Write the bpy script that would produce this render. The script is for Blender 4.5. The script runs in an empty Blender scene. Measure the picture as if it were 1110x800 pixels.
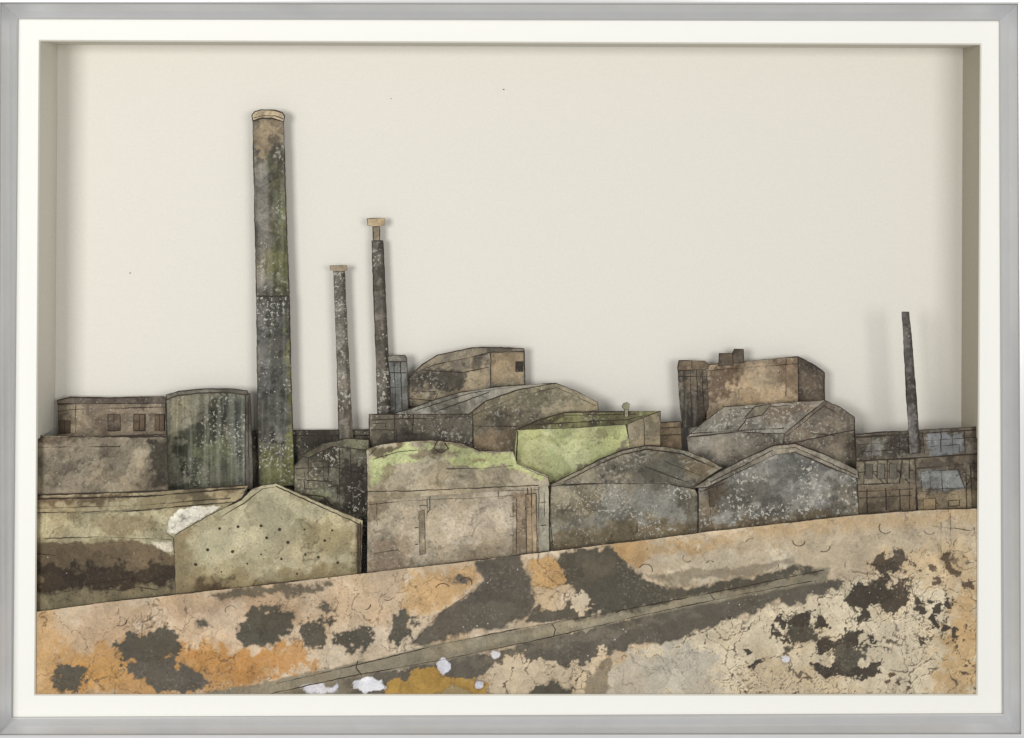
import bpy, math, random, time
import numpy as np
from mathutils import Vector
from mathutils.geometry import delaunay_2d_cdt
T0=time.time()
random.seed(5)
scene=bpy.context.scene
D=1500.0
CY=150.0
def W(x,y,d):
    s=(D+d)/D
    return ((x-555)*s/1000.0, d/1000.0, (400-CY+(CY-y)*s)/1000.0)
def lin(c):
    o=[]
    for v in c[:3]:
        v=v/255.0
        o.append(v/12.92 if v<=0.04045 else ((v+0.055)/1.055)**2.4)
    return np.array(o)
GAIN=1.36
def pig(c):
    a=lin(c)*GAIN
    g=a.mean()
    return np.minimum(a*.92+g*.08,.9)
# ---------- numpy noise ----------
def _h(ix,iy,seed):
    n=(ix.astype(np.int64)*374761393+iy.astype(np.int64)*668265263+seed*974711)&0x7fffffff
    n=((n^(n>>13))*1274126177)&0x7fffffff
    n=((n^(n>>16))*668265263)&0x7fffffff
    return ((n^(n>>15))&0xffff)/65535.0
def vn(x,y,seed):
    ix=np.floor(x);iy=np.floor(y);fx=x-ix;fy=y-iy
    fx=fx*fx*(3-2*fx);fy=fy*fy*(3-2*fy)
    a=_h(ix,iy,seed);b=_h(ix+1,iy,seed);c=_h(ix,iy+1,seed);d=_h(ix+1,iy+1,seed)
    return (a*(1-fx)+b*fx)*(1-fy)+(c*(1-fx)+d*fx)*fy
def fbm(x,y,size,octv,seed,gain=.55):
    t=0;amp=1;tot=0;f=1.0/size
    for o in range(octv):
        ca,sa=math.cos(o*.9+.4),math.sin(o*.9+.4)
        t=t+amp*vn((x*ca-y*sa)*f+o*17.3+seed*.13,(x*sa+y*ca)*f+o*9.1,seed+o*31);tot+=amp;amp*=gain;f*=2.03
    return t/tot
def sd_shape(shape,x,y):
    if shape[0]=='e':
        _,cx,cy,rx,ry=shape
        return (1-np.sqrt(((x-cx)/rx)**2+((y-cy)/ry)**2))*min(rx,ry)
    P=shape;n=len(P);dm=np.full(x.shape,1e9);ins=np.zeros(x.shape,bool)
    for i in range(n):
        ax,ay=P[i];bx,by=P[(i+1)%n]
        dx,dy=bx-ax,by-ay;L=dx*dx+dy*dy+1e-9
        t=np.clip(((x-ax)*dx+(y-ay)*dy)/L,0,1)
        dm=np.minimum(dm,np.hypot(x-ax-t*dx,y-ay-t*dy))
        if ay!=by:
            ins^=((ay>y)!=(by>y))&(x<(bx-ax)*(y-ay)/(by-ay)+ax)
    return np.where(ins,dm,-dm)
def voro(x,y,size,seed):
    u=x/size;v=y/size;iu=np.floor(u);iv=np.floor(v)
    d1=np.full(x.shape,9.);d2=np.full(x.shape,9.);r=np.zeros(x.shape)
    for a in(-1,0,1):
        for b in(-1,0,1):
            cx=iu+a+_h(iu+a,iv+b,seed);cy=iv+b+_h(iu+a,iv+b,seed+7)
            q=_h(iu+a,iv+b,seed+19)
            d=np.hypot(u-cx,v-cy)
            n1=d<d1
            d2=np.where(n1,d1,np.minimum(d2,d));r=np.where(n1,q,r);d1=np.where(n1,d,d1)
    return (d2-d1)*size,r
def sm(v,a,b):
    t=np.clip((v-a)/(b-a),0,1);return t*t*(3-2*t)
# ---------- materials ----------
def newmat(n):
    m=bpy.data.materials.new(n);m.use_nodes=True
    nt=m.node_tree;b=nt.nodes['Principled BSDF'];return m,nt,b
def N(nt,t,**k):
    n=nt.nodes.new(t)
    for a,v in k.items(): setattr(n,a,v)
    return n
def mth(nt,op,a,b=None,c=None,clamp=False):
    n=N(nt,'ShaderNodeMath',operation=op);n.use_clamp=clamp
    for i,v in enumerate((a,b,c)):
        if v is None: continue
        if isinstance(v,(int,float)): n.inputs[i].default_value=v
        else: nt.links.new(v,n.inputs[i])
    return n.outputs[0]
def mixc(nt,f,a,b,bt='MIX'):
    n=N(nt,'ShaderNodeMix',data_type='RGBA',blend_type=bt)
    for i,v in ((0,f),(6,a),(7,b)):
        if isinstance(v,(int,float)): n.inputs[i].default_value=v
        elif isinstance(v,(tuple,list,np.ndarray)): n.inputs[i].default_value=(*[float(q) for q in v[:3]],1)
        else: nt.links.new(v,n.inputs[i])
    return n.outputs[2]
def noise(nt,vec,sc,det=3,rough=.6,dist=0):
    n=N(nt,'ShaderNodeTexNoise');n.inputs['Scale'].default_value=sc;n.inputs['Detail'].default_value=det
    n.inputs['Roughness'].default_value=rough;n.inputs['Distortion'].default_value=dist
    nt.links.new(vec,n.inputs['Vector']);return n
def mr(nt,v,a,b,c,d):
    n=N(nt,'ShaderNodeMapRange');nt.links.new(v,n.inputs[0])
    for i,q in enumerate((a,b,c,d)): n.inputs[i+1].default_value=q
    return n.outputs[0]
def paint_material():
    m,nt,b=newmat('weathered_painted_board')
    pos=N(nt,'ShaderNodeNewGeometry').outputs['Position']
    at=N(nt,'ShaderNodeAttribute',attribute_name='paint')
    fx=N(nt,'ShaderNodeAttribute',attribute_name='fx')
    sep=N(nt,'ShaderNodeSeparateColor');nt.links.new(fx.outputs['Color'],sep.inputs[0])
    spk=sep.outputs[0];grn=sep.outputs[1]
    col=at.outputs['Color']
    n2=noise(nt,pos,420,3,.7).outputs[0]
    f=mth(nt,'MULTIPLY_ADD',mr(nt,n2,.25,.75,-.27,.27),grn,1.0)
    cc=N(nt,'ShaderNodeCombineColor')
    for i in range(3): nt.links.new(f,cc.inputs[i])
    col=mixc(nt,1.0,col,cc.outputs[0],'MULTIPLY')
    n6=noise(nt,pos,300,2,.6).outputs[0]
    g=mth(nt,'MULTIPLY',mr(nt,n6,.575,.625,0,1),mth(nt,'MULTIPLY',spk,.6),clamp=True)
    col=mixc(nt,g,col,lin((184,181,169)))
    g=mth(nt,'MULTIPLY',mr(nt,n6,.38,.33,0,.34),grn)
    col=mixc(nt,g,col,lin((40,34,26)))
    v=N(nt,'ShaderNodeTexVoronoi');v.inputs['Scale'].default_value=340
    nt.links.new(pos,v.inputs['Vector'])
    s2=N(nt,'ShaderNodeSeparateColor');nt.links.new(v.outputs['Color'],s2.inputs[0])
    rad=mth(nt,'MULTIPLY_ADD',s2.outputs[1],.2,.06)
    near=mth(nt,'LESS_THAN',v.outputs['Distance'],rad)
    on=mth(nt,'LESS_THAN',s2.outputs[0],mth(nt,'MULTIPLY',spk,.38))
    dot=mth(nt,'MULTIPLY',mth(nt,'MULTIPLY',on,near),mth(nt,'MULTIPLY_ADD',s2.outputs[2],.5,.3))
    col=mixc(nt,dot,col,lin((216,213,202)))
    on=mth(nt,'GREATER_THAN',s2.outputs[0],.94)
    col=mixc(nt,mth(nt,'MULTIPLY',mth(nt,'MULTIPLY',on,near),.5),col,lin((34,27,20)))
    nt.links.new(col,b.inputs['Base Color'])
    b.inputs['Roughness'].default_value=.6
    b.inputs['Specular IOR Level'].default_value=.25
    bp=N(nt,'ShaderNodeBump');bp.inputs['Distance'].default_value=.0009
    nt.links.new(mth(nt,'MULTIPLY',grn,.42),bp.inputs['Strength'])
    nt.links.new(n2,bp.inputs['Height']);nt.links.new(bp.outputs[0],b.inputs['Normal'])
    return m
def simple(n,c,rough=.7,metal=0,ns=200,na=.1,bump=0,spec=.3,stretch=None):
    m,nt,b=newmat(n)
    pos=N(nt,'ShaderNodeNewGeometry').outputs['Position'];v=pos
    if stretch:
        mp=N(nt,'ShaderNodeMapping');mp.inputs['Scale'].default_value=stretch;nt.links.new(pos,mp.inputs[0]);v=mp.outputs[0]
    n1=noise(nt,v,ns,3,.6).outputs[0]
    a=lin(c)
    col=mixc(nt,mr(nt,n1,.3,.7,0,1),a*(1-na),np.minimum(a*(1+na),.95))
    nt.links.new(col,b.inputs['Base Color']);b.inputs['Roughness'].default_value=rough;b.inputs['Metallic'].default_value=metal
    b.inputs['Specular IOR Level'].default_value=spec
    if bump:
        bp=N(nt,'ShaderNodeBump');bp.inputs['Strength'].default_value=bump;bp.inputs['Distance'].default_value=.0005
        nt.links.new(n1,bp.inputs['Height']);nt.links.new(bp.outputs[0],b.inputs['Normal'])
    return m
M_PAINT=paint_material()
M_EDGE=simple('scorched_cut_edge',(64,52,40),.8,0,300,.3)
M_INK=simple('dark_ink_line',(48,38,28),.6,0,500,.5)
M_MAT=simple('white_mat_card',(248,247,241),.85,0,900,.02,.15)
M_BEV=simple('mat_bevel_core',(226,223,212),.85,0,600,.04)
M_BACK=simple('cream_backing_paper',(231,227,217),.9,0,420,.025,.3)
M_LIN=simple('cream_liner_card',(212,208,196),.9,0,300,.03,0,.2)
M_LIN2=simple('painted_shade_liner_card',(170,163,147),.9,0,300,.04,0,.2)  # same liner card, with the right side's shade put into its colour
M_FR=simple('satin_aluminium',(210,211,213),.36,.35,1,.03,0,.5,(30,30,30))
M_FR2=simple('grey_frame_rabbet',(178,177,175),.45,.2,5,.02)
M_LIP=simple('polished_frame_lip',(232,232,233),.3,.3,50,.02)
M_WALL=simple('gallery_wall_plaster',(225,225,222),.9,0,80,.02)
# ---------- mesh tools ----------
def resample(P,step,closed,jit=0,seed=0):
    out=[];n=len(P);rng=random.Random(seed)
    for i in range(n if closed else n-1):
        a=P[i];b=P[(i+1)%n];L=math.hypot(b[0]-a[0],b[1]-a[1]);k=max(1,int(L/step))
        for j in range(k):
            t=j/k;x=a[0]+(b[0]-a[0])*t;y=a[1]+(b[1]-a[1])*t
            if j and jit:
                x+=rng.uniform(-jit,jit);y+=rng.uniform(-jit,jit)
            out.append((x,y))
    if not closed: out.append(tuple(P[-1]))
    return out
cnt=[0]
def ribbon(verts,faces,mats,P,w,d,closed,seed):
    n=len(P)
    if n<2:return
    rng=random.Random(seed);base=len(verts);ww=w
    for i in range(n):
        a=P[(i-1)%n] if (closed or i>0) else P[i]
        b=P[(i+1)%n] if (closed or i<n-1) else P[i]
        dx,dy=b[0]-a[0],b[1]-a[1];L=math.hypot(dx,dy) or 1
        nx,ny=-dy/L,dx/L
        ww=max(w*.25,min(w*1.5,ww+rng.uniform(-.42,.42)*w))
        verts.append((P[i][0]+nx*ww/2,P[i][1]+ny*ww/2,d));verts.append((P[i][0]-nx*ww/2,P[i][1]-ny*ww/2,d))
    for i in range(n if closed else n-1):
        j=(i+1)%n
        faces.append((base+2*i,base+2*i+1,base+2*j+1,base+2*j));mats.append(2)
def props(o,label,category,group=None,kind=None):
    if label:o['label']=label
    if category:o['category']=category
    if group:o['group']=group
    if kind:o['kind']=kind
def thing(name,label,category,base,d,group=None):
    e=bpy.data.objects.new(name,None);scene.collection.objects.link(e)
    e.location=W(base[0],base[1],d);e.empty_display_size=.01
    props(e,label,category,group);return e
def part(parent,name,poly,d,cols,th=2.0,patches=(),lines=(),sp=1.8,speck=.25,crack=0,drip=0,size=38,outline=1.1,label=None,category=None,kind=None,lw=.85,group=None,tide=.7,mott=.9,stain=.75,grain=1.0):
    cnt[0]+=1;seed=cnt[0]*7+3
    B=resample(poly,4,True,.22,seed)
    xs=[p[0] for p in poly];ys=[p[1] for p in poly]
    gx,gy=np.meshgrid(np.arange(min(xs)+sp/2,max(xs),sp),np.arange(min(ys)+sp/2,max(ys),sp))
    gx=gx.ravel();gy=gy.ravel()
    k=sd_shape(B,gx,gy)>sp*.4
    gx=gx[k];gy=gy[k]
    pts=[Vector(p) for p in B]+[Vector((float(a),float(b))) for a,b in zip(gx,gy)]
    nb=len(B)
    r=delaunay_2d_cdt(pts,[(i,(i+1)%nb) for i in range(nb)],[],1,1e-5)
    V=[(v.x,v.y,d) for v in r[0]];F=[tuple(f) for f in r[2]];MI=[0]*len(F)
    b0=len(V)
    for p in B: V.append((p[0],p[1],d))
    for p in B: V.append((p[0],p[1],d+th))
    for i in range(nb):
        j=(i+1)%nb;F.append((b0+i,b0+j,b0+nb+j,b0+nb+i));MI.append(1)
    F.append(tuple(b0+nb+i for i in range(nb)));MI.append(1)
    dd=d-.12
    if outline: ribbon(V,F,MI,B,outline*.8,dd,True,seed)
    for q,l in enumerate(lines):
        w=lw
        if isinstance(l[1],(int,float)) : l,w=l
        closed=len(l)>2 and l[0]==l[-1]
        R=resample(l[:-1] if closed else l,3.6,closed,.36,seed+q)
        ribbon(V,F,MI,R,w*.85,dd-.03*(q+1),closed,seed+q*3)
    X=np.array([v[0] for v in V]);Y=np.array([v[1] for v in V])
    c=np.tile(pig(cols[0]),(len(V),1))
    wx=X+(fbm(X,Y,14,3,seed+90)-.5)*14;wy=Y+(fbm(X,Y,14,3,seed+91)-.5)*14
    for q,cc in enumerate(cols[1:]):
        f=fbm(wx,wy,size*(1-.2*q),4,seed+q*13)
        m=sm(f,.50+.03*q,.54+.03*q)*.9
        c=c*(1-m[:,None])+pig(cc)*m[:,None]
    sk=np.full(len(V),float(speck));ck=np.full(len(V),float(crack));dr=np.full(len(V),float(drip));td=np.full(len(V),float(tide))
    for q,pt in enumerate(patches):
        o=dict(soft=1.5,rag=5,rs=10,op=1.0,crack=None,speck=None,drip=None,net=None,cells=None,rim=0)
        if len(pt)>2:o.update(pt[2])
        sx=X+(fbm(X,Y,o['rs'],5,seed+q*5+200,.62)-.5)*2.6*o['rag'];sy=Y+(fbm(X,Y,o['rs'],5,seed+q*5+300,.62)-.5)*2.6*o['rag']
        s=sd_shape(pt[0],sx,sy)+(fbm(X,Y,o['rs']*.4,3,seed+q*5+400)-.5)*o['rag']
        m=sm(s,-o['soft'],o['soft'])*o['op']
        if o['net'] or o['cells']:
            k2=np.zeros(len(V))
            if o['net']:
                sz,t=o['net']
                rr=np.abs(fbm(sx,sy,sz,4,seed+q*5+500,.5)-.5)*2
                k2=sm(rr,t,t*.6)
            if o['cells']:
                sz,pr=o['cells']
                wx2=X+(fbm(X,Y,10,3,seed+q+600,.5)-.5)*12;wy2=Y+(fbm(X,Y,10,3,seed+q+601,.5)-.5)*12
                e,rv=voro(wx2,wy2,sz,seed+q+602)
                k2=np.maximum(k2,(rv<pr)*1.0)
            m=m*k2
        elif o['rim']:
            rm=sm(np.abs(s+.9),1.5,.5)*o['rim'];c=c*(1-rm[:,None])+pig((74,58,44))*rm[:,None]
        c=c*(1-m[:,None])+pig(pt[1])*m[:,None]
        if o['crack'] is not None: ck=ck*(1-m)+o['crack']*m
        if o['speck'] is not None: sk=sk*(1-m)+o['speck']*m
        if o['drip'] is not None: dr=dr*(1-m)+o['drip']*m
    f1=fbm(X,Y,9,4,seed+700,.65);f2=fbm(wx,wy,30,4,seed+701,.6)
    c=c*(1+(f1-.5)*.9*mott)[:,None]*(1+(f2-.5)*.6*mott)[:,None]
    warm=sm(fbm(wx,wy,45,3,seed+702),.45,.7)[:,None]
    c=c*(1-warm*.5)+c*np.array([1.06,.98,.88])*warm*.5
    if stain:
        f4=fbm(wx,wy,26,4,seed+707,.5)
        m=sm(f4,.575,.587)*stain;c=c*(1-m*.42)[:,None]
        m=sm(f4,.40,.388)*stain;c=c*(1+m*.20)[:,None]
        m=sm(np.abs(f4-.578),.012,.003)*stain;c=c*(1-m*.45)[:,None]
    f3=fbm(wx,wy,34,4,seed+703,.5)
    e=np.abs(f3-.5);m=sm(e,.011,.003)*sm(fbm(X,Y,20,2,seed+704),.4,.6)*td
    c=c*(1-m*.62)[:,None]
    c=c*(1+(sm(f3,.5,.53)-.5)*.18*np.minimum(1,td*2))[:,None]
    if drip:
        u=fbm(X*9,Y*.35,26,4,seed+705,.6)
        m=sm(u,.5,.62)*dr;c=c*(1-m*.5)[:,None]
        m=sm(u,.44,.34)*dr*.5;c=c*(1-m[:,None])+pig((135,134,122))*m[:,None]
    if crack:
        wx2=X+(fbm(X,Y,18,4,seed+800,.55)-.5)*30;wy2=Y+(fbm(X,Y,18,4,seed+801,.55)-.5)*30
        for sz,th2,lo,hi,sd,st in ((52,1.2,.36,.44,810,1),(25,.9,.50,.54,820,.95),(11,.75,.60,.63,830,.8)):
            e,_=voro(wx2,wy2,sz,seed+sd)
            msk=sm(fbm(X,Y,40,3,seed+sd+3)+(ck-.7)*.22,lo,hi)
            wid=th2*(.1+1.7*fbm(X,Y,16,3,seed+sd+5))
            m=sm(e,wid*1.25,wid*.5)*msk*np.clip(ck*1.2,0,1)*.88*st
            lt=sm(e,wid*3.2,wid*1.5)*msk*np.clip(ck,0,1)*.10
            c=c*(1+lt)[:,None]
            c=c*(1-m[:,None])+pig((62,50,40))*m[:,None]
    base=np.array(parent.location) if parent else np.zeros(3)
    loc=np.zeros(3)
    if not parent: loc=np.array(W(sum(xs)/len(xs),max(ys),d))
    ref=base if parent else loc
    me=bpy.data.meshes.new(name)
    me.from_pydata([tuple(np.array(W(*v))-ref) for v in V],[],F)
    for mm in (M_PAINT,M_EDGE,M_INK): me.materials.append(mm)
    me.polygons.foreach_set('material_index',MI)
    c=np.clip(c,.003,.9)
    a=me.attributes.new('paint','FLOAT_COLOR','POINT')
    a.data.foreach_set('color',np.concatenate([c,np.ones((len(V),1))],1).astype(np.float32).ravel())
    a=me.attributes.new('fx','FLOAT_COLOR','POINT')
    sk=sk*(.15+1.6*sm(fbm(X,Y,22,3,seed+900),.40,.64))
    a.data.foreach_set('color',np.stack([sk,np.full(len(V),float(grain)),dr,np.ones(len(V))],1).astype(np.float32).ravel())
    me.update()
    ob=bpy.data.objects.new(name,me);scene.collection.objects.link(ob)
    if parent: ob.parent=parent
    else: ob.location=loc
    props(ob,label,category,group,kind)
    return ob
def raw(name,verts,faces,mats,mi,parent=None):
    me=bpy.data.meshes.new(name);me.from_pydata(verts,[],faces)
    for m in mats: me.materials.append(m)
    me.polygons.foreach_set('material_index',mi);me.update()
    o=bpy.data.objects.new(name,me);scene.collection.objects.link(o)
    if parent:o.parent=parent
    return o
# ---------- frame ----------
fr=bpy.data.objects.new('picture_frame',None);scene.collection.objects.link(fr);fr.empty_display_size=.05
props(fr,'brushed silver metal box frame with white mat and deep cream recess','picture frame')
inn=[(20,21),(1083,23),(1086,773),(14,777)]
opn=[(42,43),(1064,47),(1060,754),(37,754)]
lipi=[(0,3),(1104,4),(1107,796),(-3,797)]
lipo=[(-9,-3),(1113,-3),(1115,803),(-10,803)]
def shiftd(p,d0,d1):
    w=W(p[0],p[1],d0);return (w[0],d1/1000,w[2])
def lp(j,t): return (inn[j][0]*(1-t)+lipi[j][0]*t,inn[j][1]*(1-t)+lipi[j][1]*t)
for i in range(4):
    V=[];F=[];MI=[]
    for j in (i,(i+1)%4):
        V+=[shiftd(inn[j],0,3),shiftd(inn[j],0,-2),W(*lp(j,.12),-2.6),W(*lp(j,.5),-10),W(*lp(j,.92),-20),W(*lp(j,1),-24),
            W(lipi[j][0]*.75+lipo[j][0]*.25,lipi[j][1]*.75+lipo[j][1]*.25,-25),W(lipo[j][0],lipo[j][1],-25),shiftd(lipo[j],-25,66)]
    for k in range(8):
        F.append((k,k+1,9+k+1,9+k));MI.append([2,2,0,0,2,1,1,0][k])
    raw('frame_rail',V,F,[M_FR,M_LIP,M_FR2],MI,fr)
V=[W(8,12,0),W(1096,12,0),W(1096,785,0),W(5,788,0)]+[W(*p,0) for p in opn]
cx=[(1,1),(-1,1),(-1,-1),(1,-1)]
V+=[W(opn[i][0]+cx[i][0]*1.8,opn[i][1]+cx[i][1]*1.8,2) for i in range(4)]
F=[];MI=[]
for i in range(4):
    j=(i+1)%4;F.append((i,j,4+j,4+i));MI.append(0);F.append((4+i,4+j,8+j,8+i));MI.append(1)
raw('mat_board',V,F,[M_MAT,M_BEV],MI,fr)
BD=60
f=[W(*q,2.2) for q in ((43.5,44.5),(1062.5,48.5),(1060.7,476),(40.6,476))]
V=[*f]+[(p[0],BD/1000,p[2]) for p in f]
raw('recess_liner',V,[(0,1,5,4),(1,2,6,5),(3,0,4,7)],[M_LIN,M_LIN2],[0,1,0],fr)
raw('backing_board',[W(0,0,BD),W(1110,0,BD),W(1110,800,BD),W(0,800,BD)],[(0,1,2,3)],[M_BACK],[0],fr)
for (x,y,r) in ((546,97,.9),(141,296,.8),(424,107,.6)):
    V=[W(x+math.cos(a*1.05)*r*(1+.4*math.sin(a*3)),y+math.sin(a*1.05)*r*.8,BD-.2) for a in range(6)]
    raw('dust_fleck',V,[tuple(range(6))],[M_INK],[0],fr)
wl=raw('wall',[(-3,.067,-2),(3,.067,-2),(3,.067,2),(-3,.067,2)],[(0,1,2,3)],[M_WALL],[0]);wl['kind']='structure'

# ---------- buildings ----------
def win(p,d,x0,y0,x1,y1,c=(60,50,40),name='window',lines=True,out=1.1,stain=0):
    mx=(x0+x1)/2
    return part(p,name,[(x0,y0),(x1,y0),(x1,y1),(x0,y1)],d-1.0,[c,tuple(int(v*.8) for v in c)],th=.8,sp=2.2,speck=.1,outline=out,stain=stain,
        lines=[[(mx,y0),(mx,y1)]] if lines else [])
t=thing('chimney','tall mossy grey factory chimney with a beige cap','chimney',(300,525),45,'factory chimneys')
part(t,'chimney_cap',[(273,125),(276,121),(283,119),(298,119.5),(306,122),(308.5,126),(307.5,132),(294,128),(284,128),(274,131)],44,[(164,149,122),(150,134,107)],speck=.03,stain=0,lines=[[(275,128),(284,125.5),(298,125.5),(307,129)]],outline=1.4)
part(t,'chimney_shaft',[(274,131),(284,128),(294,128),(307.5,132),(310,225),(313.5,321),(278,321),(276,230)],45,[(92,87,76),(75,73,67),(108,103,92)],sp=1.2,speck=.5,drip=.4,size=22,patches=[
 ([(275,128),(308,130),(309,155),(292,165),(277,175)],(130,117,95),dict(soft=3,rag=9,drip=.0,speck=.1)),
 ([(290,168),(309,155),(313,320),(290,320),(294,250)],(75,77,54),dict(soft=4,rag=10,op=.9)),
 ([(302,190),(311,180),(314,318),(302,320),(306,240)],(92,94,55),dict(soft=3,rag=8,op=.7)),
 ([(279,180),(290,175),(286,320),(280,320)],(118,115,107),dict(soft=4,rag=4,speck=.8,op=.8)),
 (('e',305,190,7,26),(60,56,45),dict(soft=3,rag=8,op=.8)),
 (('e',299,163,8,15),(62,58,49),dict(soft=2,rag=9,op=.75)),(('e',293,285,10,14),(110,111,64),dict(soft=3,rag=10,op=.4))],label='upper shaft streaked with moss')
part(t,'chimney_shaft',[(278,321),(313.5,321),(316,430),(319.5,527),(281,527),(279,430)],43.5,[(74,73,66),(92,91,84),(56,54,48)],sp=1.2,speck=.85,drip=.3,size=24,patches=[
 ([(310,340),(318,420),(322,526),(312,526),(313,440)],(110,110,60),dict(soft=2,rag=6,op=.8)),
 ([(281,485),(322,490),(322,527),(281,527)],(100,101,60),dict(soft=7,rag=14,rs=14,op=.8)),
 ([(281,330),(289,325),(292,420),(280,430)],(106,104,99),dict(soft=3,rag=6,op=.8))],label='lower shaft speckled with pale grit')
t=thing('chimney','slim grey factory chimney with a flat beige cap','chimney',(376,480),46,'factory chimneys')
part(t,'chimney_cap',[(357.5,288),(376,287.5),(376.5,292.5),(373,294),(362,294),(358,292.5)],45.5,[(166,151,126),(150,135,110)],speck=.03,stain=0,outline=1.3)
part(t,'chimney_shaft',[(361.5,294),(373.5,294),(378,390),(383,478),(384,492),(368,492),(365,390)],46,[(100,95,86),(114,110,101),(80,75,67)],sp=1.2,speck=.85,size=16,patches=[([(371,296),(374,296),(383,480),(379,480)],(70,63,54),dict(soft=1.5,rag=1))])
t=thing('chimney','slim dark factory chimney with a narrow neck and T-shaped cap','chimney',(416,460),48,'factory chimneys')
part(t,'chimney_cap',[(398,237),(417,236.5),(417,243.5),(412,245.5),(404,245.5),(398.5,244)],47,[(170,152,120),(156,136,104)],speck=.02,stain=0,outline=1.4)
part(t,'chimney_neck',[(404,245.5),(411.5,245.5),(411.5,261),(404.5,261)],47.6,[(150,135,114),(124,113,96)],speck=.1,stain=0)
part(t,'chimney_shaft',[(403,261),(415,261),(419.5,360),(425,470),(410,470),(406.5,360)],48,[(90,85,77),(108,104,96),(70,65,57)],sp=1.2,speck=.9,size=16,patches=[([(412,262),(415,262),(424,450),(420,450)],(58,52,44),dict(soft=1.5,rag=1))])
part(None,'chimney',[(977.5,338),(985.5,338),(991,400),(997.5,491),(986,492),(981,400)],8.3,[(90,86,82),(80,80,82),(70,63,58)],th=1.5,sp=1.5,speck=.2,size=18,label='thin leaning grey chimney against low dark sheds',category='chimney',group='factory chimneys',
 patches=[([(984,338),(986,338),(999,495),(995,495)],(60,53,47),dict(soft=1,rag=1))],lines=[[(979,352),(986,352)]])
t=thing('factory_building','low brown flat-roofed factory block with small windows','building',(120,480),50)
part(t,'wall',[(63,438),(179,437),(182,486),(63,486)],50,[(118,105,88),(104,94,81),(132,119,99)],speck=.3,lines=[[(62,446),(80,444),(178,441)],[(82,438),(82,470)],[(100,455),(112,455)]])
part(t,'roof',[(62,434),(76,430.5),(120,431.5),(178,429.5),(180,437),(63,438)],49,[(100,90,78),(82,73,63)],speck=.2,outline=1.5)
for a in ((64,456,76,470),(117,449,130,467),(145,449,157,467),(168,449,178,467)):
    win(t,50,*a,c=(90,77,62))
t=thing('storage_tank','round grey-green storage tank streaked with drips','tank',(225,530),40)
part(t,'tank_wall',[(180,431),(192,427),(215,424.5),(245,424),(266,427),(266,530),(182,532)],40,[(98,96,82),(83,84,72),(112,110,93)],sp=1.3,speck=.65,drip=.6,patches=[
 ([(190,470),(215,452),(240,430),(250,432),(242,470),(232,528),(200,528),(196,500)],(52,53,41),dict(soft=2.5,rag=16,rs=18,op=.93)),
 ([(245,430),(266,430),(266,528),(252,528)],(76,80,72),dict(soft=5,rag=6,speck=.9)),
 ([(182,432),(205,430),(196,470),(184,500)],(124,118,96),dict(soft=4,rag=9)),
 ([(212,480),(250,470),(262,500),(225,510)],(98,101,74),dict(soft=3,rag=12,op=.8)),
 ([(215,505),(250,490),(262,528),(215,528)],(98,98,80),dict(soft=4,rag=12))])
part(t,'tank_rim',[(180,428),(194,424),(222,421.5),(252,421.5),(268,423.5),(268,428),(245,425.5),(215,426),(192,429),(181,433)],39,[(102,100,89),(84,80,71)],speck=.2)
part(t,'tank_ladder',[(266,425),(271,427),(274,500),(274,530),(266,530)],39.5,[(92,88,80),(72,68,60)],speck=.2,lines=[[(269,430),(270,528)]])
part(None,'boundary_wall',[(268,467),(403,466),(404,540),(268,532)],50,[(74,69,58),(90,86,72),(58,53,45)],speck=.35,lines=[[(272,472),(400,472)],[(345,466),(345,500)],[(352,466),(354,500)]],label='dark low brick wall linking tank and sheds',category='wall')
t=thing('factory_shed','dark mossy plant shed with pipes and a lean-to roof','shed',(360,580),28)
part(t,'wall',[(319,505),(332,490),(360,478),(398,486),(398,590),(319,560)],28,[(86,82,68),(66,61,51),(102,100,83)],sp=1.4,speck=.7,size=22,lines=[[(320,508),(360,506),(398,514)],[(334,492),(334,530)],[(350,486),(352,545)],[(322,520),(360,522)],[(368,480),(368,545)],[(340,500),(356,500),(356,516),(340,516),(340,500)],[(322,536),(350,538),(360,548)],[(380,488),(381,550)],[(330,512),(330,530),(344,530)],[(356,528),(366,526),(366,540)]],
 patches=[([(319,505),(345,498),(345,540),(319,535)],(106,100,82),dict(soft=3,rag=6)),(('e',348,536,12,6),(130,130,102),dict()),([(370,500),(398,505),(398,560),(372,550)],(58,52,43),dict(soft=2,rag=8))])
part(t,'roof',[(326,494),(350,481),(366,478),(376,475),(400,477),(400,488),(360,484),(334,496)],27,[(80,74,60),(96,94,73)],speck=.5)
part(None,'boundary_wall',[(36,472),(92,473),(181,471),(183,545),(36,548)],11,[(122,111,93),(108,98,82),(132,121,101)],speck=.15,label='brown rendered yard wall with dark coping',category='wall',lines=[([(36,474),(181,473)],2.0),[(36,485),(130,484)]],
 patches=[([(160,473),(183,473),(183,530),(165,528),(162,500)],(60,54,43),dict(soft=2,rag=8)),([(36,472),(100,472),(60,480),(36,482)],(82,70,56),dict(soft=3))])
t=thing('factory_shed','long low workshop with stained olive wall and pale patches','shed',(115,660),8)
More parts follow.
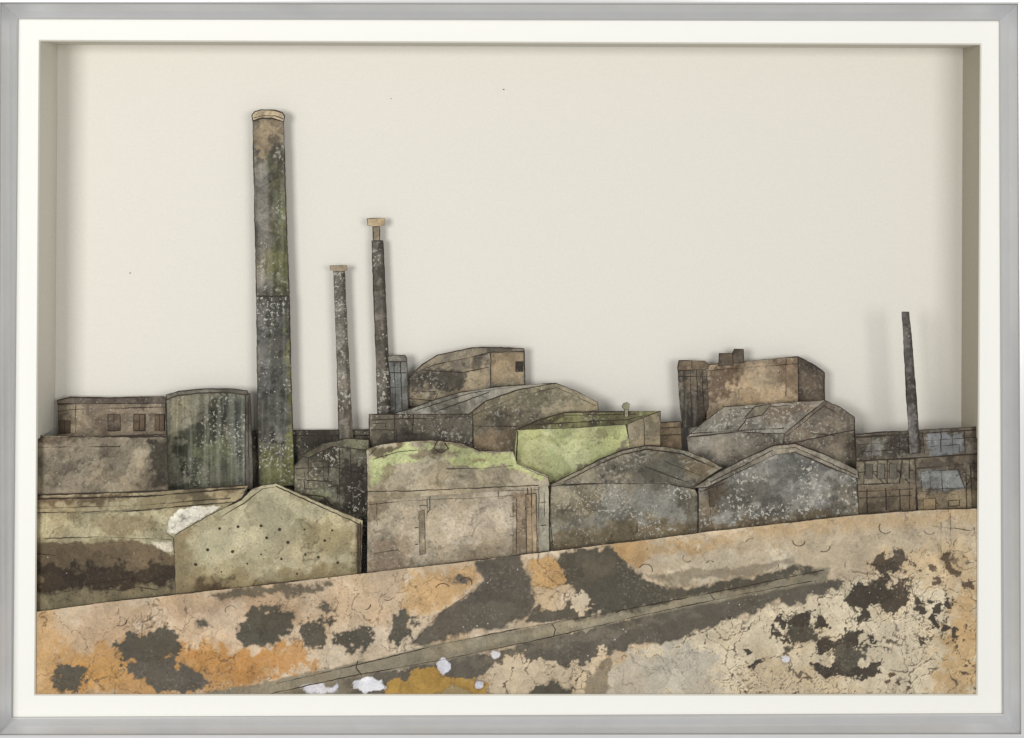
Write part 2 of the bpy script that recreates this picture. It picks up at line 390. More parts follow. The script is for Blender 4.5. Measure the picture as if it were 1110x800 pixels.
part(t,'wall',[(36,556),(150,553),(255,543),(236,556),(191,580),(195,655),(36,670)],8,[(142,132,102),(125,115,87),(152,144,114)],sp=1.2,speck=.05,size=50,mott=.6,stain=.4,patches=[
 ([(36,588),(70,589),(120,586),(165,588),(190,602),(194,655),(36,668)],(94,80,59),dict(soft=1.2,rag=4)),
 ([(36,604),(90,608),(170,614),(192,622),(192,640),(36,652)],(52,42,30),dict(soft=2.5,rag=15,rs=24)),
 ([(36,645),(190,632),(190,655),(36,668)],(110,100,75),dict(soft=3,rag=8)),
 ([(100,560),(170,556),(172,580),(110,582)],(124,112,83),dict(soft=5,rag=10)),
 ([(194,552),(212,549),(238,549),(226,558),(198,573),(189,580),(181,576),(184,562)],(208,202,186),dict(soft=.8,rag=3,speck=0)),
 ([(162,587),(186,587),(188,597),(180,598),(168,592)],(196,187,164),dict(soft=.8,rag=2,speck=0))],
 lines=[[(38,556),(100,556),(150,554),(176,552)],[(38,584),(110,582),(186,585)],[(38,600),(60,602)],[(110,632),(140,627),(160,632),(180,622)],[(80,625),(96,633),(120,630)],[(100,637),(130,640),(150,636),(172,640)],([(180,578),(188,583),(189,600)],.8)])
part(t,'roof',[(36,540),(44,536.5),(160,533),(270,526),(262,540),(255,544),(150,553),(36,556)],7,[(128,116,87),(106,94,71),(142,131,103)],sp=1.5,speck=.08,mott=.6,lines=[([(38,541),(160,538),(266,529)],1.6),[(38,551),(150,548),(250,540)]],outline=1.6,
 patches=[([(36,538),(150,534),(120,545),(36,548)],(92,77,55),dict(soft=3,rag=8))])
t=thing('factory_building','olive gabled workshop wall dotted with dark bolts','building',(290,640),6)
part(t,'wall',[(189,581),(196,576),(228,558),(262,542),(272,531),(284,526),(299,524),(345,544),(393,564),(391,632),(240,650),(191,652)],7.2,[(146,138,109),(136,128,100),(156,148,120)],th=.5,sp=1.3,speck=.06,size=55,mott=.55,stain=.3,patches=[
 ([(188,612),(235,627),(300,624),(392,607),(392,640),(188,652)],(122,110,80),dict(soft=6,rag=16,rs=24)),
 ([(186,618),(215,626),(250,640),(300,634),(300,650),(186,652)],(80,66,47),dict(soft=5,rag=12)),
 ([(180,578),(206,574),(214,650),(180,650)],(118,106,78),dict(soft=9,rag=8)),
 ([(320,560),(392,575),(392,612),(340,600)],(128,119,90),dict(soft=6,rag=16)),
 ([(210,585),(300,540),(320,560),(280,600),(220,610)],(160,152,123),dict(soft=7,rag=14)),
 ([(385,568),(394,568),(392,630),(387,630)],(74,62,46),dict(soft=2,rag=2))],outline=0,
 lines=[([(190,580),(196,576),(228,558)],.6),([(228,558),(262,542),(272,531),(284,526),(299,524),(345,544),(393,564)],1.3),[(240,560),(264,546),(284,530),(298,528)],([(391,566),(390,626)],1.2),[(388,568),(388,628)],([(299,527),(345,548),(391,569)],1.0)])
pts=[(238,573),(258,571),(283,570),(303,574),(289,583),(252,598),(283,601),(331,601),(312,588),(345,604),(225,596),(268,611),(305,606),(322,622),(352,586),(366,610),(240,620),(330,574),(360,575),(212,612)]
V=[];F=[]
for (x,y) in pts:
    r=random.uniform(.9,1.9);b=len(V)
    V+=[tuple(np.array(W(x+r*math.cos(k*math.pi/4),y+r*math.sin(k*math.pi/4),6.8))-np.array(t.location)) for k in range(8)]
    V+=[tuple(np.array(W(x+r*math.cos(k*math.pi/4),y+r*math.sin(k*math.pi/4),7.2))-np.array(t.location)) for k in range(8)]
    F.append(tuple(range(b,b+8)))
    for k in range(8): F.append((b+k,b+(k+1)%8,b+8+(k+1)%8,b+8+k))
o=raw('wall_bolt',V,F,[M_EDGE],[0]*len(F),t);o['kind']='stuff'
t=thing('service_tower','small blue-grey ribbed tower with a stepped top','tower',(431,447),45)
part(t,'wall',[(421,392),(441,392),(442,412),(443,455),(424,455),(423,412)],43.4,[(96,98,95),(112,113,110),(73,72,67)],speck=.4,drip=.4,lines=[[(427,392),(429,445)],[(434,392),(436,445)],[(422,404),(441,404)],[(423,420),(442,419)]])
part(t,'roof',[(420,387),(425,385),(439,385),(441,388),(441,392),(421,392)],42.8,[(98,94,85),(76,72,65)],speck=.2)
t=thing('factory_building','upper brown works block with sloping roof and stained wall','building',(510,440),46)
part(t,'wall',[(441,413),(452,400),(472,392),(505,386),(530,381),(568,379),(569,417),(532,420),(478,436),(462,442),(441,440)],46,[(114,105,90),(98,91,80),(132,121,99)],sp=1.4,speck=.4,patches=[
 ([(441,413),(470,398),(505,400),(500,420),(470,425),(445,425)],(68,63,54),dict(soft=2,rag=12,op=.93)),
 ([(530,382),(566,381),(566,415),(535,415)],(126,112,89),dict(soft=3,rag=5)),
 ([(512,380),(530,381),(522,400),(508,396)],(74,67,56),dict(soft=2,rag=5))],
 lines=[[(441,413),(462,410),(478,418),(472,432)],[(532,381),(532,420)],[(455,401),(500,404),(530,398)],[(446,424),(474,424)],[(443,432),(468,434)]])
part(t,'roof',[(441,411),(458,395),(474,385),(512,377),(535,376.5),(568,378),(568,381),(531,382),(506,388),(472,395),(452,403)],44.5,[(118,110,94),(96,89,77)],sp=1.8,speck=.3,outline=1.3)
win(t,46,559,392,567,403,c=(60,51,42),lines=False)
t=thing('factory_building','brown gabled factory hall with grey sloping roof','building',(560,480),32)
part(t,'wall',[(511,446),(525,434),(560,422),(603,415.5),(625,424),(648,436),(649,449),(620,462),(600,500),(512,500)],32,[(128,117,93),(112,104,86),(142,131,106)],sp=1.5,speck=.4,lines=[[(513,450),(560,430),(604,420),(646,440)],[(512,462),(560,462)],[(575,462),(648,444)]],
 patches=[([(514,440),(600,418),(640,436),(560,440)],(110,104,83),dict(soft=4,rag=12)),([(514,470),(560,462),(560,492),(514,492)],(114,99,77),dict(soft=4,rag=8)),(('e',540,455,16,8),(78,70,55),dict(soft=2,rag=9,op=.65))])
part(t,'roof',[(424,449),(445,443),(472,433),(500,425),(545,419),(603,415),(560,423),(526,435),(512,446),(508,449)],31,[(122,119,108),(100,97,88),(132,129,117)],sp=1.5,speck=.4,lines=[[(450,445),(510,426),(560,419)],[(470,447),(530,425)]],outline=1.2)
part(t,'side_wall',[(400,449),(424,449),(512,447),(513,492),(401,492)],31.4,[(84,79,68),(98,92,80),(62,57,49)],sp=1.5,speck=.5,lines=[[(402,455),(510,452)],[(428,449),(428,478)],[(402,466),(430,466),(430,480)],[(436,470),(508,472)],[(448,449),(447,470)],[(405,459),(418,459),(418,464)]])
t=thing('factory_building','green-painted block with mossy flat roof','building',(640,520),24)
GR=(156,160,112)
part(t,'wall',[(560,466),(620,463),(678,460),(683,482),(683,530),(590,545),(556,530),(558,486)],24,[GR,(148,152,104),(164,166,122)],sp=1.2,speck=.12,size=30,tide=.5,stain=.3,mott=.6,patches=[
 ([(598,532),(604,519),(622,516),(632,506),(650,507),(658,492),(672,490),(686,474),(686,535),(596,545)],(116,108,88),dict(soft=.8,rag=11,rs=12)),
 ([(596,540),(600,514),(626,522),(620,545)],(138,140,96),dict(soft=1,rag=9,rs=9,op=.7)),
 (('e',610,476,16,5),(132,136,88),dict(soft=2,rag=10,op=.6)),(('e',655,470,8,4),(104,100,70),dict(soft=1,rag=7,op=.6))],outline=.8,lines=[([(561,467),(560,500)],1.1)])
part(t,'roof',[(559,466),(585,455),(612,447),(716,445.5),(698,452),(680,460),(620,464)],23,[(88,84,58),(68,60,42),(106,105,67)],sp=1.4,speck=.4,size=14,outline=1.3,lines=[[(580,460),(680,455),(712,447)],[(612,450),(690,449)]])
part(t,'side_wall',[(680,460),(698,452),(716,446),(716,490),(684,500)],23.5,[(142,129,102),(124,114,92)],sp=1.8,speck=.3,lines=[[(698,453),(699,486)]])
part(None,'roof_vent',[(677,452),(677,444),(674,441),(676,437),(680,436),(683,438),(682,442),(681,444),(681,452)],22,[(150,148,126),(118,116,94)],th=1.5,stain=0,label='small pale mushroom vent on a mossy roof',category='vent',speck=.1)
part(None,'factory_shed',[(712,458),(738,457),(740,500),(712,500)],39,[(118,103,81),(130,115,92)],speck=.15,label='small brown lean-to between larger sheds',category='shed',lines=[[(714,464),(738,463)],[(714,472),(738,471)]])
t=thing('factory_building','rust-brown works block with dark silo and rooftop boxes','building',(815,455),44)
part(t,'wall',[(765,396),(780,394),(865,386.5),(866,450),(766,462)],44,[(136,120,97),(118,104,84),(150,133,108)],sp=1.4,speck=.25,lines=[[(766,402),(865,394)],[(852,388),(852,430)]],patches=[
 ([(766,398),(800,396),(800,415),(775,435),(766,430)],(94,78,62),dict(soft=3,rag=12)),([(800,420),(864,412),(864,440),(800,440)],(148,128,100),dict(soft=3,rag=9)),
 ([(835,389),(866,387),(866,432),(850,420)],(112,94,74),dict(soft=3,rag=7))],outline=1.3)
part(t,'side_wall',[(865,386.5),(880,394),(893.5,404),(893.5,445),(866,450)],44.3,[(72,62,52),(60,51,44),(86,74,61)],sp=1.8,speck=.2,outline=1.3)
part(t,'silo',[(735,402),(737,398),(764,398),(766,404),(768,440),(760,462),(740,464),(736,430)],42.5,[(70,63,54),(57,51,44),(98,86,70)],sp=1.5,speck=.2,drip=.4,lines=[[(741,400),(743,455)],[(748,400),(750,452)],[(755,400),(757,450)],[(761,400),(763,448)],[(736,408),(766,408)]])
part(t,'silo_roof',[(734.5,399),(736,391),(764,391),(768,395),(767,400),(735,402)],42,[(92,79,64),(76,65,54)],sp=2,speck=.2,lines=[[(750,391),(750,399)]],outline=1.3)
part(t,'rooftop_box',[(779,397),(779.5,383),(795,383),(795,396)],43,[(84,73,60),(66,57,47)],speck=.2,outline=1.3)
part(t,'rooftop_box',[(794,383),(796,378.5),(806,378.5),(806,393),(795,394)],42.7,[(94,82,68),(70,61,50)],speck=.2,outline=1.3)
t=thing('factory_building','grey-roofed hall with dark brown gable end','building',(840,500),30)
part(t,'roof',[(744,474),(762,458),(785,441),(840,437),(894,434),(872,452),(850,470),(800,468)],29,[(120,115,105),(102,98,89),(130,125,113)],sp=1.4,speck=.65,lines=[[(790,444),(880,438)],[(820,440),(800,466)],[(748,470),(850,464)]],
 patches=[([(830,440),(890,435),(860,455),(828,460)],(102,91,78),dict(soft=4,rag=9))],outline=1.3)
part(t,'side_wall',[(894,434),(910,441),(926,452),(928,520),(848,520),(850,470),(872,452)],29.6,[(98,88,75),(84,76,66),(110,100,86)],sp=1.4,speck=.6,lines=[[(854,472),(893,440),(924,458)],[(880,470),(905,472)],[(926,466),(850,482)]],outline=1.3)
part(t,'wall',[(744,474),(800,468),(850,470),(848,520),(760,525),(748,500)],29.8,[(110,105,95),(92,88,79),(124,118,106)],sp=1.6,speck=.6)
part(t,'skylight',[(806,454),(818,441),(836,438),(826,450)],28.4,[(110,102,86),(96,89,74)],th=.5,speck=.1,outline=.9)
t=thing('factory_building','beige rendered factory front with peeling green roof','building',(495,620),14)
part(t,'wall',[(398,532),(440,528),(500,520),(545,508),(592,514),(595,532),(596,610),(398,634)],14,[(152,140,119),(140,129,109),(162,150,130)],sp=1.3,speck=.4,size=45,mott=.7,stain=.5,patches=[
 ([(398,530),(425,528),(415,560),(398,575)],(120,107,86),dict(soft=4,rag=11)),
 ([(555,530),(584,530),(584,600),(560,602)],(128,111,89),dict(soft=4,rag=8)),
 ([(398,590),(440,575),(450,620),(398,630)],(132,116,95),dict(soft=5,rag=12)),
 (('e',510,570,30,14),(166,154,136),dict(soft=6,rag=16)),
 (('e',530,598,40,6),(122,111,92),dict(soft=3,rag=9,op=.6)),
 ([(582,530),(596,520),(596,605),(584,605)],(146,141,123),dict(soft=2,rag=3))],
 lines=[([(398,540),(440,535),(584,531)],1.4),[(400,547),(440,543),(500,540)],[(584,526),(584,602)],[(463,540),(463,565)],[(556,545),(556,600)],([(560,540),(560,601)],.6),([(446,534),(446,529),(452,529),(452,533)],.8),([(590,534),(590,560)],.6),([(572,522),(572,548),(569,552)],.9),([(576,521),(576,536)],.7),
  ([(528,532),(528,526),(534,525),(534,531)],.7),([(405,600),(432,596)],.6),([(502,582),(512,580)],.6),([(466,538),(466,552),(463,556)],.6),([(455,548),(463,548)],.7),([(450,572),(453,572)],.9),([(450,590),(453,590)],.9),([(408,545),(409,570)],.6),([(553,560),(557,560)],.9),([(553,580),(557,580)],.9),([(586,545),(592,544)],.8),([(586,570),(592,569)],.8),([(500,541),(556,537)],.6),([(540,532),(540,540),(546,540)],.7)],outline=1.3)
part(t,'roof',[(397,487),(412,482),(440,478.5),(470,477),(500,480),(520,489),(556,489.5),(560,503),(576,509),(594,517),(596,526),(545,532),(470,537),(398,544)],12.8,[(142,131,108),(126,116,95),(152,142,120)],sp=1.1,speck=.25,size=35,tide=.5,stain=.5,mott=.7,patches=[
 ([(402,505),(404,496),(416,490),(425,486),(445,482),(452,487),(470,482),(490,482),(512,486),(521,490),(500,493),(470,491),(448,500),(425,503),(414,518),(404,527),(400,515)],GR,dict(soft=.7,rag=6,rs=8,speck=.05)),
 ([(480,499),(510,492),(554,490),(562,503),(545,505),(520,508),(494,505)],(160,164,112),dict(soft=.7,rag=4,rs=8,speck=.05)),
 ([(552,492),(562,504),(590,517),(588,521),(570,513),(550,507)],(154,158,108),dict(soft=.7,rag=3,rs=8,speck=.05)),
 ([(398,486),(420,482),(440,480),(430,487),(405,496)],(92,83,62),dict(soft=1,rag=6)),
 ([(455,478),(500,480),(515,487),(495,485),(470,483)],(108,99,76),dict(soft=1,rag=5,op=.8)),
 ([(440,494),(455,488),(480,487),(500,491),(478,496),(450,499)],(120,110,87),dict(soft=1,rag=5,rs=8)),
 (('e',474,488,8,4),(80,71,54),dict(soft=1,rag=4)),
 (('e',520,500,8,2.5),(126,118,84),dict(soft=1,rag=4)),
 (('e',420,512,5,9),(128,120,90),dict(soft=1,rag=5))],
 lines=[([(397,487),(412,482),(440,478.5),(470,477),(500,480),(520,489)],1.1),([(520,489),(556,489.5)],.7),[(412,482),(400,494)],([(474,478),(470,486),(478,491),(486,486),(482,480)],1.1),[(484,508),(520,508),(556,505)],[(398,533),(450,532),(584,526)],([(397,487),(398,543)],1.0),([(594,517),(596,526)],1),([(565,506),(594,518)],.6),([(404,498),(430,490),(452,488)],.6)],outline=0)
part(t,'door',[(570,536),(581,535),(582,600),(571,602)],13.2,[(136,120,97),(118,104,83)],th=.5,speck=.2,lines=[[(576,536),(577,601)]],outline=.8)
part(t,'window',[(454,554),(460,553),(461,600),(455,602)],13.4,[(144,131,109),(130,118,96)],th=.4,speck=.2,outline=.6)
t=thing('factory_building','grey gabled shed with speckled wall and dark curved roof','building',(680,590),17)
part(t,'wall',[(597,524),(650,518),(700,514),(752,528),(756,536),(757,590),(595,608)],17,[(118,113,99),(104,100,90),(130,125,108)],sp=1.4,speck=.6,size=50,patches=[
 ([(650,535),(720,525),(755,540),(755,580),(700,585),(640,570)],(110,108,100),dict(soft=8,rag=16,speck=1.1)),
 ([(597,528),(650,524),(640,560),(597,565)],(128,119,98),dict(soft=4,rag=12)),
 ([(597,580),(690,560),(757,568),(757,590),(597,606)],(102,91,70),dict(soft=5,rag=14)),
 ([(735,530),(757,540),(757,580),(742,575)],(76,69,56),dict(soft=2,rag=8,op=.8))],
 lines=[[(597,527),(650,524),(700,522)],[(596,560),(600,600)]],outline=1.3)
part(t,'roof',[(597,525),(625,511),(650,498),(675,488),(700,483),(722,484),(744,489),(765,497),(784,507),(768,517),(752,530),(720,524),(660,524)],15.6,[(114,107,93),(96,91,79),(128,122,104)],sp=1.3,speck=.45,size=30,patches=[
 ([(650,500),(700,486),(742,490),(750,515),(700,520),(660,515)],(88,85,74),dict(soft=3,rag=12)),([(700,484),(780,505),(755,525),(735,500)],(94,83,64),dict(soft=3,rag=9))],
 lines=[([(652,502),(676,492),(702,487),(740,492),(780,509)],1.3),[(612,522),(652,502)],[(720,500),(760,516)],[(700,506),(748,524)]],outline=1.4)
t=thing('factory_building','weathered grey gabled shed covered in pale speckles','building',(845,570),12)
part(t,'wall',[(757,529),(770,524),(800,510),(840,492),(862,489),(900,504),(930,517),(933,572),(757,592)],12,[(112,110,103),(97,95,88),(130,127,120)],sp=1.4,speck=1.6,size=40,patches=[
 ([(757,530),(790,518),(775,560),(757,575)],(90,80,65),dict(soft=4,rag=12,speck=.5)),
 ([(762,568),(932,550),(932,575),(762,590)],(104,92,72),dict(soft=3,rag=10,speck=.5)),
 ([(900,520),(930,522),(930,560),(905,560)],(112,105,92),dict(soft=5,rag=12))],
 lines=[[(768,532),(772,572)],[(759,533),(785,524)]],outline=1.3)
part(t,'roof',[(752,529),(775,514),(805,498),(838,483),(862,480.5),(895,493),(930,510),(931,519),(898,506),(862,490),(840,493),(802,511),(768,528)],10.8,[(112,104,91),(92,86,75),(126,120,106)],sp=1.4,speck=.7,outline=1.4,lines=[[(842,487),(862,485),(928,515)],[(770,523),(838,488)]])
t=thing('factory_building','dark row of low sheds with grey panels and railings','building',(995,552),11)
part(t,'wall',[(928,500),(1062,492),(1062,562),(932,570)],11,[(94,84,69),(76,68,57),(110,100,82)],sp=1.2,speck=.2,size=20,patches=[
 ([(997,511),(1038,509),(1046,529),(999,531)],(112,113,111),dict(soft=1,rag=5)),
 ([(932,500),(990,498),(990,524),(932,526)],(108,100,84),dict(soft=2,rag=5)),
 ([(932,528),(992,526),(992,566),(932,566)],(98,86,69),dict(soft=2,rag=5)),
 ([(1000,535),(1056,530),(1056,560),(1000,560)],(126,112,87),dict(soft=3,rag=6))],
 lines=[([(930,499),(992,497)],1.7),([(930,525),(992,523)],1.1),[(931,512),(990,510)],([(992,497),(994,553)],2.0),[(986,498),(986,552)],[(994,508),(1058,502)],[(1000,533),(1050,530)],[(1047,508),(1048,550)],[(938,499),(936,525)],[(950,498),(962,524)],[(962,498),(962,524)],[(978,498),(975,524)],[(1003,545),(1010,540),(1016,546)],[(1028,543),(1040,542),(1040,548),(1028,549),(1028,543)],[(1020,510),(1022,532)],
   ([(934,499),(958,524)],.7),([(962,499),(986,524)],.7),([(1036,516),(1046,512),(1052,518),(1048,526)],.8),([(940,530),(940,556)],.8),([(960,529),(961,553)],.8),([(932,540),(988,537)],.8),([(998,511),(999,531),(1046,529),(1039,509),(998,511)],.7),([(975,530),(976,553)],.7),([(931,533),(990,530)],.7),([(1008,511),(1009,531)],.6),([(1052,504),(1054,550)],.8)],outline=1.3)
part(t,'roof',[(927,471),(960,468),(1062,462.5),(1062,492),(928,500)],10,[(88,80,68),(66,60,51),(104,97,86)],sp=1.2,speck=.25,size=18,patches=[
 ([(1004,471),(1044,469),(1044,490),(1006,491)],(104,106,106),dict(soft=1.2,rag=7)),([(935,478),(960,476),(955,492),(938,492)],(112,110,101),dict(soft=1,rag=5)),([(965,470),(998,470),(998,494),(965,494)],(60,54,46),dict(soft=2,rag=6))],
 lines=[([(928,474),(1060,466)],1.8),[(930,482),(1000,478)],[(1000,468),(1002,493)],[(945,471),(945,495)],[(960,480),(990,492)],[(1020,466),(1020,490)],[(1045,465),(1046,490)],[(1002,478),(1058,474)],([(1008,484),(1040,482),(1040,490)],.8),([(930,490),(1000,486)],.7),([(975,476),(975,494)],.7),([(1032,466),(1033,490)],.6)],outline=1.3)
for i,xx in enumerate((938,951,964,977)):
    win(t,10.9,xx,503,xx+8,519,c=(98,92,80),lines=False,out=.6)
part(t,'door',[(1001,541),(1014,540),(1014,552),(1001,553)],10.4,[(124,108,83),(100,87,67)],th=.5,speck=.1,outline=.8)

# ---------- ground ----------
G=(84,78,68);G2=(77,72,61);BK=(64,57,48)
gp=[(33,664),(120,652),(250,638),(390,622),(500,609),(600,597),(700,585),(770,576),(850,567),(930,558),(1000,553),(1065,550.5),(1065,757),(33,757)]
X0=dict(soft=.6,rag=7,rs=16,crack=0,speck=.15,rim=.35)
def K(**k):
    o=dict(X0);o.update(k);return o
pat=[
 ([(33,660),(200,645),(260,700),(180,757),(33,757)],(172,146,114),dict(soft=18,rag=25,rs=40)),
 ([(33,706),(130,705),(250,690),(330,700),(300,745),(200,757),(33,757)],(166,126,74),dict(soft=8,rag=28,rs=35,op=.9)),
 ([(190,708),(330,694),(345,720),(240,742)],(166,120,62),dict(soft=5,rag=18,op=.85)),
 ([(60,725),(130,715),(140,745),(60,750)],(168,126,66),dict(soft=5,rag=14,op=.8)),
 ([(33,664),(60,662),(60,757),(33,757)],(170,136,90),dict(soft=8,rag=10,op=.8)),
 ([(100,655),(330,640),(330,668),(180,684),(100,690)],(164,141,114),dict(soft=12,rag=20,rs=30)),
 ([(150,672),(280,662),(330,690),(240,705)],(182,161,134),dict(soft=5,rag=22,rs=25)),
 ([(330,640),(520,615),(480,660),(400,680),(330,690)],(172,151,124),dict(soft=10,rag=20,rs=30)),
 ([(440,625),(520,612),(500,650),(440,670)],(168,137,92),dict(soft=5,rag=16,op=.8)),
 ([(700,585),(1060,552),(1060,625),(900,615),(720,640)],(166,151,126),dict(soft=6,rag=12,crack=.2)),
 ([(650,595),(800,580),(760,600),(680,605)],(168,138,94),dict(soft=6,rag=14,op=.75)),
 ([(800,570),(1060,551),(1060,564),(820,582)],(168,142,102),dict(soft=6,rag=8,op=.65)),
 ([(720,605),(860,590),(860,612),(730,632)],(176,165,143),dict(soft=6,rag=14)),
 ([(640,757),(655,725),(740,688),(830,658),(900,630),(1062,610),(1062,757)],(186,173,147),dict(soft=.9,rag=12,rs=18,crack=.95,rim=.35)),
 ([(640,757),(655,722),(730,692),(775,715),(780,757)],(166,158,142),dict(soft=7,rag=20,crack=.4)),
 ([(1035,650),(1065,630),(1065,757),(1010,757)],(172,140,92),dict(soft=12,rag=22,op=.8)),
 ([(950,600),(1060,585),(1060,640),(1000,640)],(174,152,116),dict(soft=8,rag=18,op=.7,crack=.9)),
 ([(820,700),(900,735),(960,757),(800,757)],(178,159,127),dict(soft=8,rag=18,op=.7)),
 ([(220,757),(300,745),(360,736),(450,722),(560,700),(700,665),(880,628),(915,630),(890,646),(840,656),(800,668),(760,676),(730,690),(690,700),(655,712),(640,724),(600,728),(565,722),(530,728),(500,742),(440,757)],G,K(rag=9,rs=20)),
 ([(500,716),(640,684),(760,658),(760,664),(640,694),(520,722)],(106,98,84),K(rag=9,soft=3,rim=0,op=.7)),
 ([(200,757),(330,738),(400,730),(410,742),(360,757)],(108,99,83),K(soft=2.5,rag=7,rim=0)),
 ([(190,757),(300,738),(480,696),(640,667),(780,639),(900,615),(898,630),(700,667),(600,691),(470,719),(380,735),(280,757)],(120,112,94),K(soft=1.6,rag=2.6,rim=0)),
 ([(480,699),(640,670),(780,642),(780,650),(640,679),(480,708)],(138,129,108),K(soft=2.5,rag=5,op=.8,rim=0)),
 ([(446,699),(478,662),(512,642),(524,628),(514,612),(530,606),(562,602),(572,625),(584,655),(574,670),(500,690)],G,K(rag=6,soft=1)),
 (('e',530,665,26,12),(102,95,81),K(rag=12,soft=4,rim=0,op=.6)),
 ([(570,672),(584,655),(600,662),(640,660),(640,668),(600,674)],G,K(rag=3,rim=0)),
 ([(606,602),(625,596),(668,591),(676,604),(690,620),(722,640),(800,628),(880,612),(892,618),(780,641),(640,668),(600,670),(612,650),(626,640),(600,625)],G2,K(rag=8,soft=1)),
 (('e',650,615,20,12),(98,90,75),K(rag=12,soft=4,rim=0,op=.5)),
 ([(700,622),(760,618),(860,606),(870,612),(800,624),(730,636)],(124,114,96),K(rag=6,soft=2,rim=0,op=.8)),
 ([(575,610),(602,606),(614,630),(596,645),(578,636)],(168,136,90),K(rag=6,crack=.6)),
 ([(578,640),(592,636),(606,646),(602,658),(586,660)],(172,152,122),K(rag=6,crack=.6)),
 ([(660,590),(700,586),(700,606),(690,618),(672,604)],(166,135,92),K(rag=4,op=.9,rim=0)),
 (('e',628,655,11,11),(182,167,143),K(rag=8,rs=9)),
 (('e',612,638,8,6),(168,150,122),K(rag=6)),
 ([(262,700),(258,682),(275,662),(300,655),(322,664),(315,684),(292,702)],G2,K(rag=9,rs=13)),
 ([(122,705),(140,690),(165,680),(196,688),(192,704),(165,716),(135,716)],G2,K(rag=12,rs=12)),
 ([(140,722),(170,716),(205,722),(230,742),(190,752),(160,744)],G,K(rag=11,rs=12)),
 (('e',77,736,16,13),G2,K(rag=10,rs=11)),
 (('e',344,684,15,15),G2,K(rag=12,rs=11)),
 ([(362,696),(385,682),(405,684),(402,700),(376,704)],G2,K(rag=10,rs=11)),
 ([(418,690),(422,664),(440,658),(450,672),(444,690),(428,698)],G2,K(rag=9,rs=11)),
 (('e',352,660,8,6),G,K(rag=8,rs=8)),
 ([(230,646),(300,634),(360,632),(350,640),(290,645),(232,652)],(98,88,72),K(rag=7,rs=10)),
 (('e',500,628,9,4),G,K(rag=6,rs=8)),
 (('e',220,676,7,3),G,K(rag=6,rs=8)),
 ([(838,680),(860,664),(895,662),(905,690),(890,714),(862,712),(846,700)],BK,K(rag=12,cells=(15,.5),net=(18,.06))),
 ([(915,650),(935,625),(978,618),(990,650),(960,672),(928,670)],BK,K(rag=12,cells=(15,.62),net=(16,.08))),
 ([(880,695),(930,680),(960,700),(950,732),(900,740),(878,722)],BK,K(rag=12,cells=(15,.5),net=(18,.06))),
 ([(935,612),(965,598),(1000,606),(1006,640),(985,650),(950,640)],(74,64,52),K(rag=12,cells=(11,.4),net=(14,.05))),
 ([(985,650),(1030,640),(1045,690),(1000,705)],BK,K(rag=12,cells=(9,.2),net=(16,.04))),
 ([(960,700),(1050,700),(1050,750),(960,750)],(90,74,57),K(rag=12,cells=(6,.06))),
 ([(770,680),(840,656),(850,700),(880,750),(790,750)],BK,K(rag=12,cells=(8,.04))),
 ([(1000,605),(1056,596),(1056,650),(1020,650)],(88,73,57),K(rag=10,cells=(8,.13))),
 (('e',955,644,17,12),BK,K(rag=12,rs=9)),(('e',868,690,20,11),G2,K(rag=13,rs=9)),(('e',920,712,19,10),G2,K(rag=13,rs=9)),(('e',966,616,11,7),BK,K(rag=10,rs=8)),
 ([(412,757),(425,738),(450,728),(478,726),(500,735),(525,738),(530,757)],(150,118,54),K(rag=9,speck=.03)),
 ([(530,757),(535,722),(560,712),(600,722),(640,716),(650,702),(668,716),(650,757)],(172,156,130),K(rag=11,crack=.9,speck=.1)),
 ([(570,757),(578,744),(600,738),(618,748),(622,757)],G2,K(rag=8)),
 ([(470,757),(480,746),(510,748),(512,757)],(136,119,84),K(rag=7)),
 ([(636,757),(640,735),(655,712),(664,716),(650,757)],(106,96,79),K(rag=7,op=.8)),
 (('e',400,743,17,8),(194,194,198),K(rag=6,speck=0)),
 (('e',350,748,18,6),(184,184,192),K(rag=7,speck=0,soft=1.2,rim=0)),
 (('e',482,722,6,8),(188,189,197),K(rag=5,speck=0)),
 (('e',536,709,5,4),(198,198,204),K(rag=3,speck=0)),
 (('e',852,714,5,5),(192,191,196),K(rag=3,speck=0)),
 (('e',520,742,5,5),(182,182,192),K(rag=3,speck=0)),
]
def arc(cx,cy,r,a0,a1):
    return [(cx+r*math.cos(math.radians(a)),cy+r*.9*math.sin(math.radians(a))) for a in range(a0,a1+1,20)]
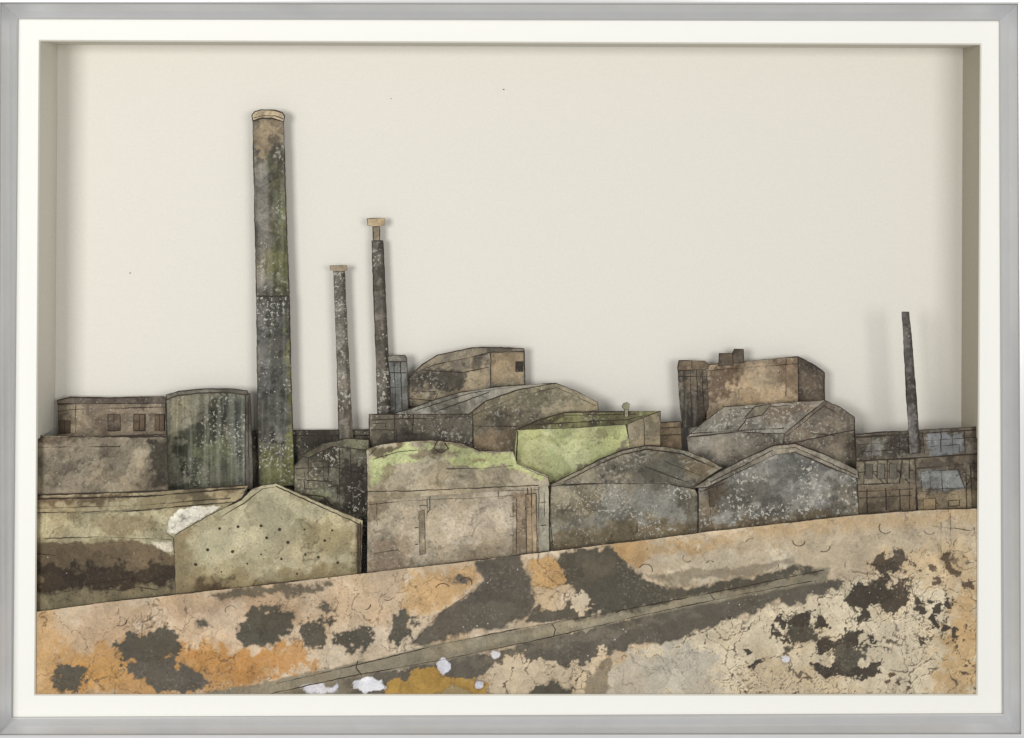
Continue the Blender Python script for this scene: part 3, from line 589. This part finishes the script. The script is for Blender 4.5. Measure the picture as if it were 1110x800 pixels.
gl=[([(300,741),(390,720),(480,698),(560,682),(640,668),(780,641),(893,618)],1.2),[(270,757),(380,733),(470,717),(600,690),(700,666),(800,645),(880,630)],
 [(388,716),(386,724),(392,732)],[(598,676),(602,682),(600,690)],[(768,642),(774,650)],[(668,664),(676,660)],
 ([(446,699),(478,664),(512,642)],.7)]
rg=random.Random(11)
for cx,cy in ((480,640),(505,632),(745,605),(815,590),(838,612),(866,586),(893,592),(700,618),(960,572),(985,596),(1008,573),(1040,590),(946,606),(300,655),(250,662),(130,672),(420,645),(395,655),(770,612),(360,672),(90,700)):
    a0=rg.choice((0,40,160,200));gl.append((arc(cx,cy,rg.uniform(4,9),a0,a0+rg.choice((80,120,180))),.6))
gl+=[([(1030,556),(1031,590)],.6),([(1010,570),(1052,575)],.6),([(1020,566),(1020,602),(1036,600)],.6)]
part(None,'ground',gp,3,[(174,157,132),(168,148,120),(184,168,144)],th=2,sp=.98,speck=.2,crack=.6,size=60,patches=pat,lines=gl,outline=1.2,kind='structure',tide=.35,mott=.45,stain=.2,grain=.65)

# ---------- lights, world, camera ----------
def area(n,loc,tgt,size,p,col):
    l=bpy.data.lights.new(n,'AREA');l.shape='RECTANGLE';l.size=size[0];l.size_y=size[1];l.energy=p;l.color=col
    o=bpy.data.objects.new(n,l);scene.collection.objects.link(o);o.location=loc
    o.rotation_euler=(Vector(tgt)-Vector(loc)).to_track_quat('-Z','Y').to_euler();return o
area('studio_lamp_left',(-1.35,-2.2,.35),(0,0,0),(.9,.9),33,(1,.988,.965))
area('studio_lamp_right',(1.25,-2.3,.3),(0,0,0),(1.1,.9),21,(1,.988,.965))
w=bpy.data.worlds.new('World');scene.world=w;w.use_nodes=True
w.node_tree.nodes['Background'].inputs[0].default_value=(1,.995,.98,1);w.node_tree.nodes['Background'].inputs[1].default_value=.35
cd=bpy.data.cameras.new('camera');co=bpy.data.objects.new('camera',cd);scene.collection.objects.link(co)
co.location=(0,-1.5,(400-CY)/1000);co.rotation_euler=(math.radians(90),0,0)
cd.sensor_width=36;cd.lens=36*1.5/1.11;cd.shift_y=-(400-CY)/1000/1.11;cd.clip_start=.05;cd.clip_end=50
scene.camera=co
scene.view_settings.view_transform='Standard';scene.view_settings.look='None';scene.view_settings.exposure=0
print('BUILD TIME',time.time()-T0)
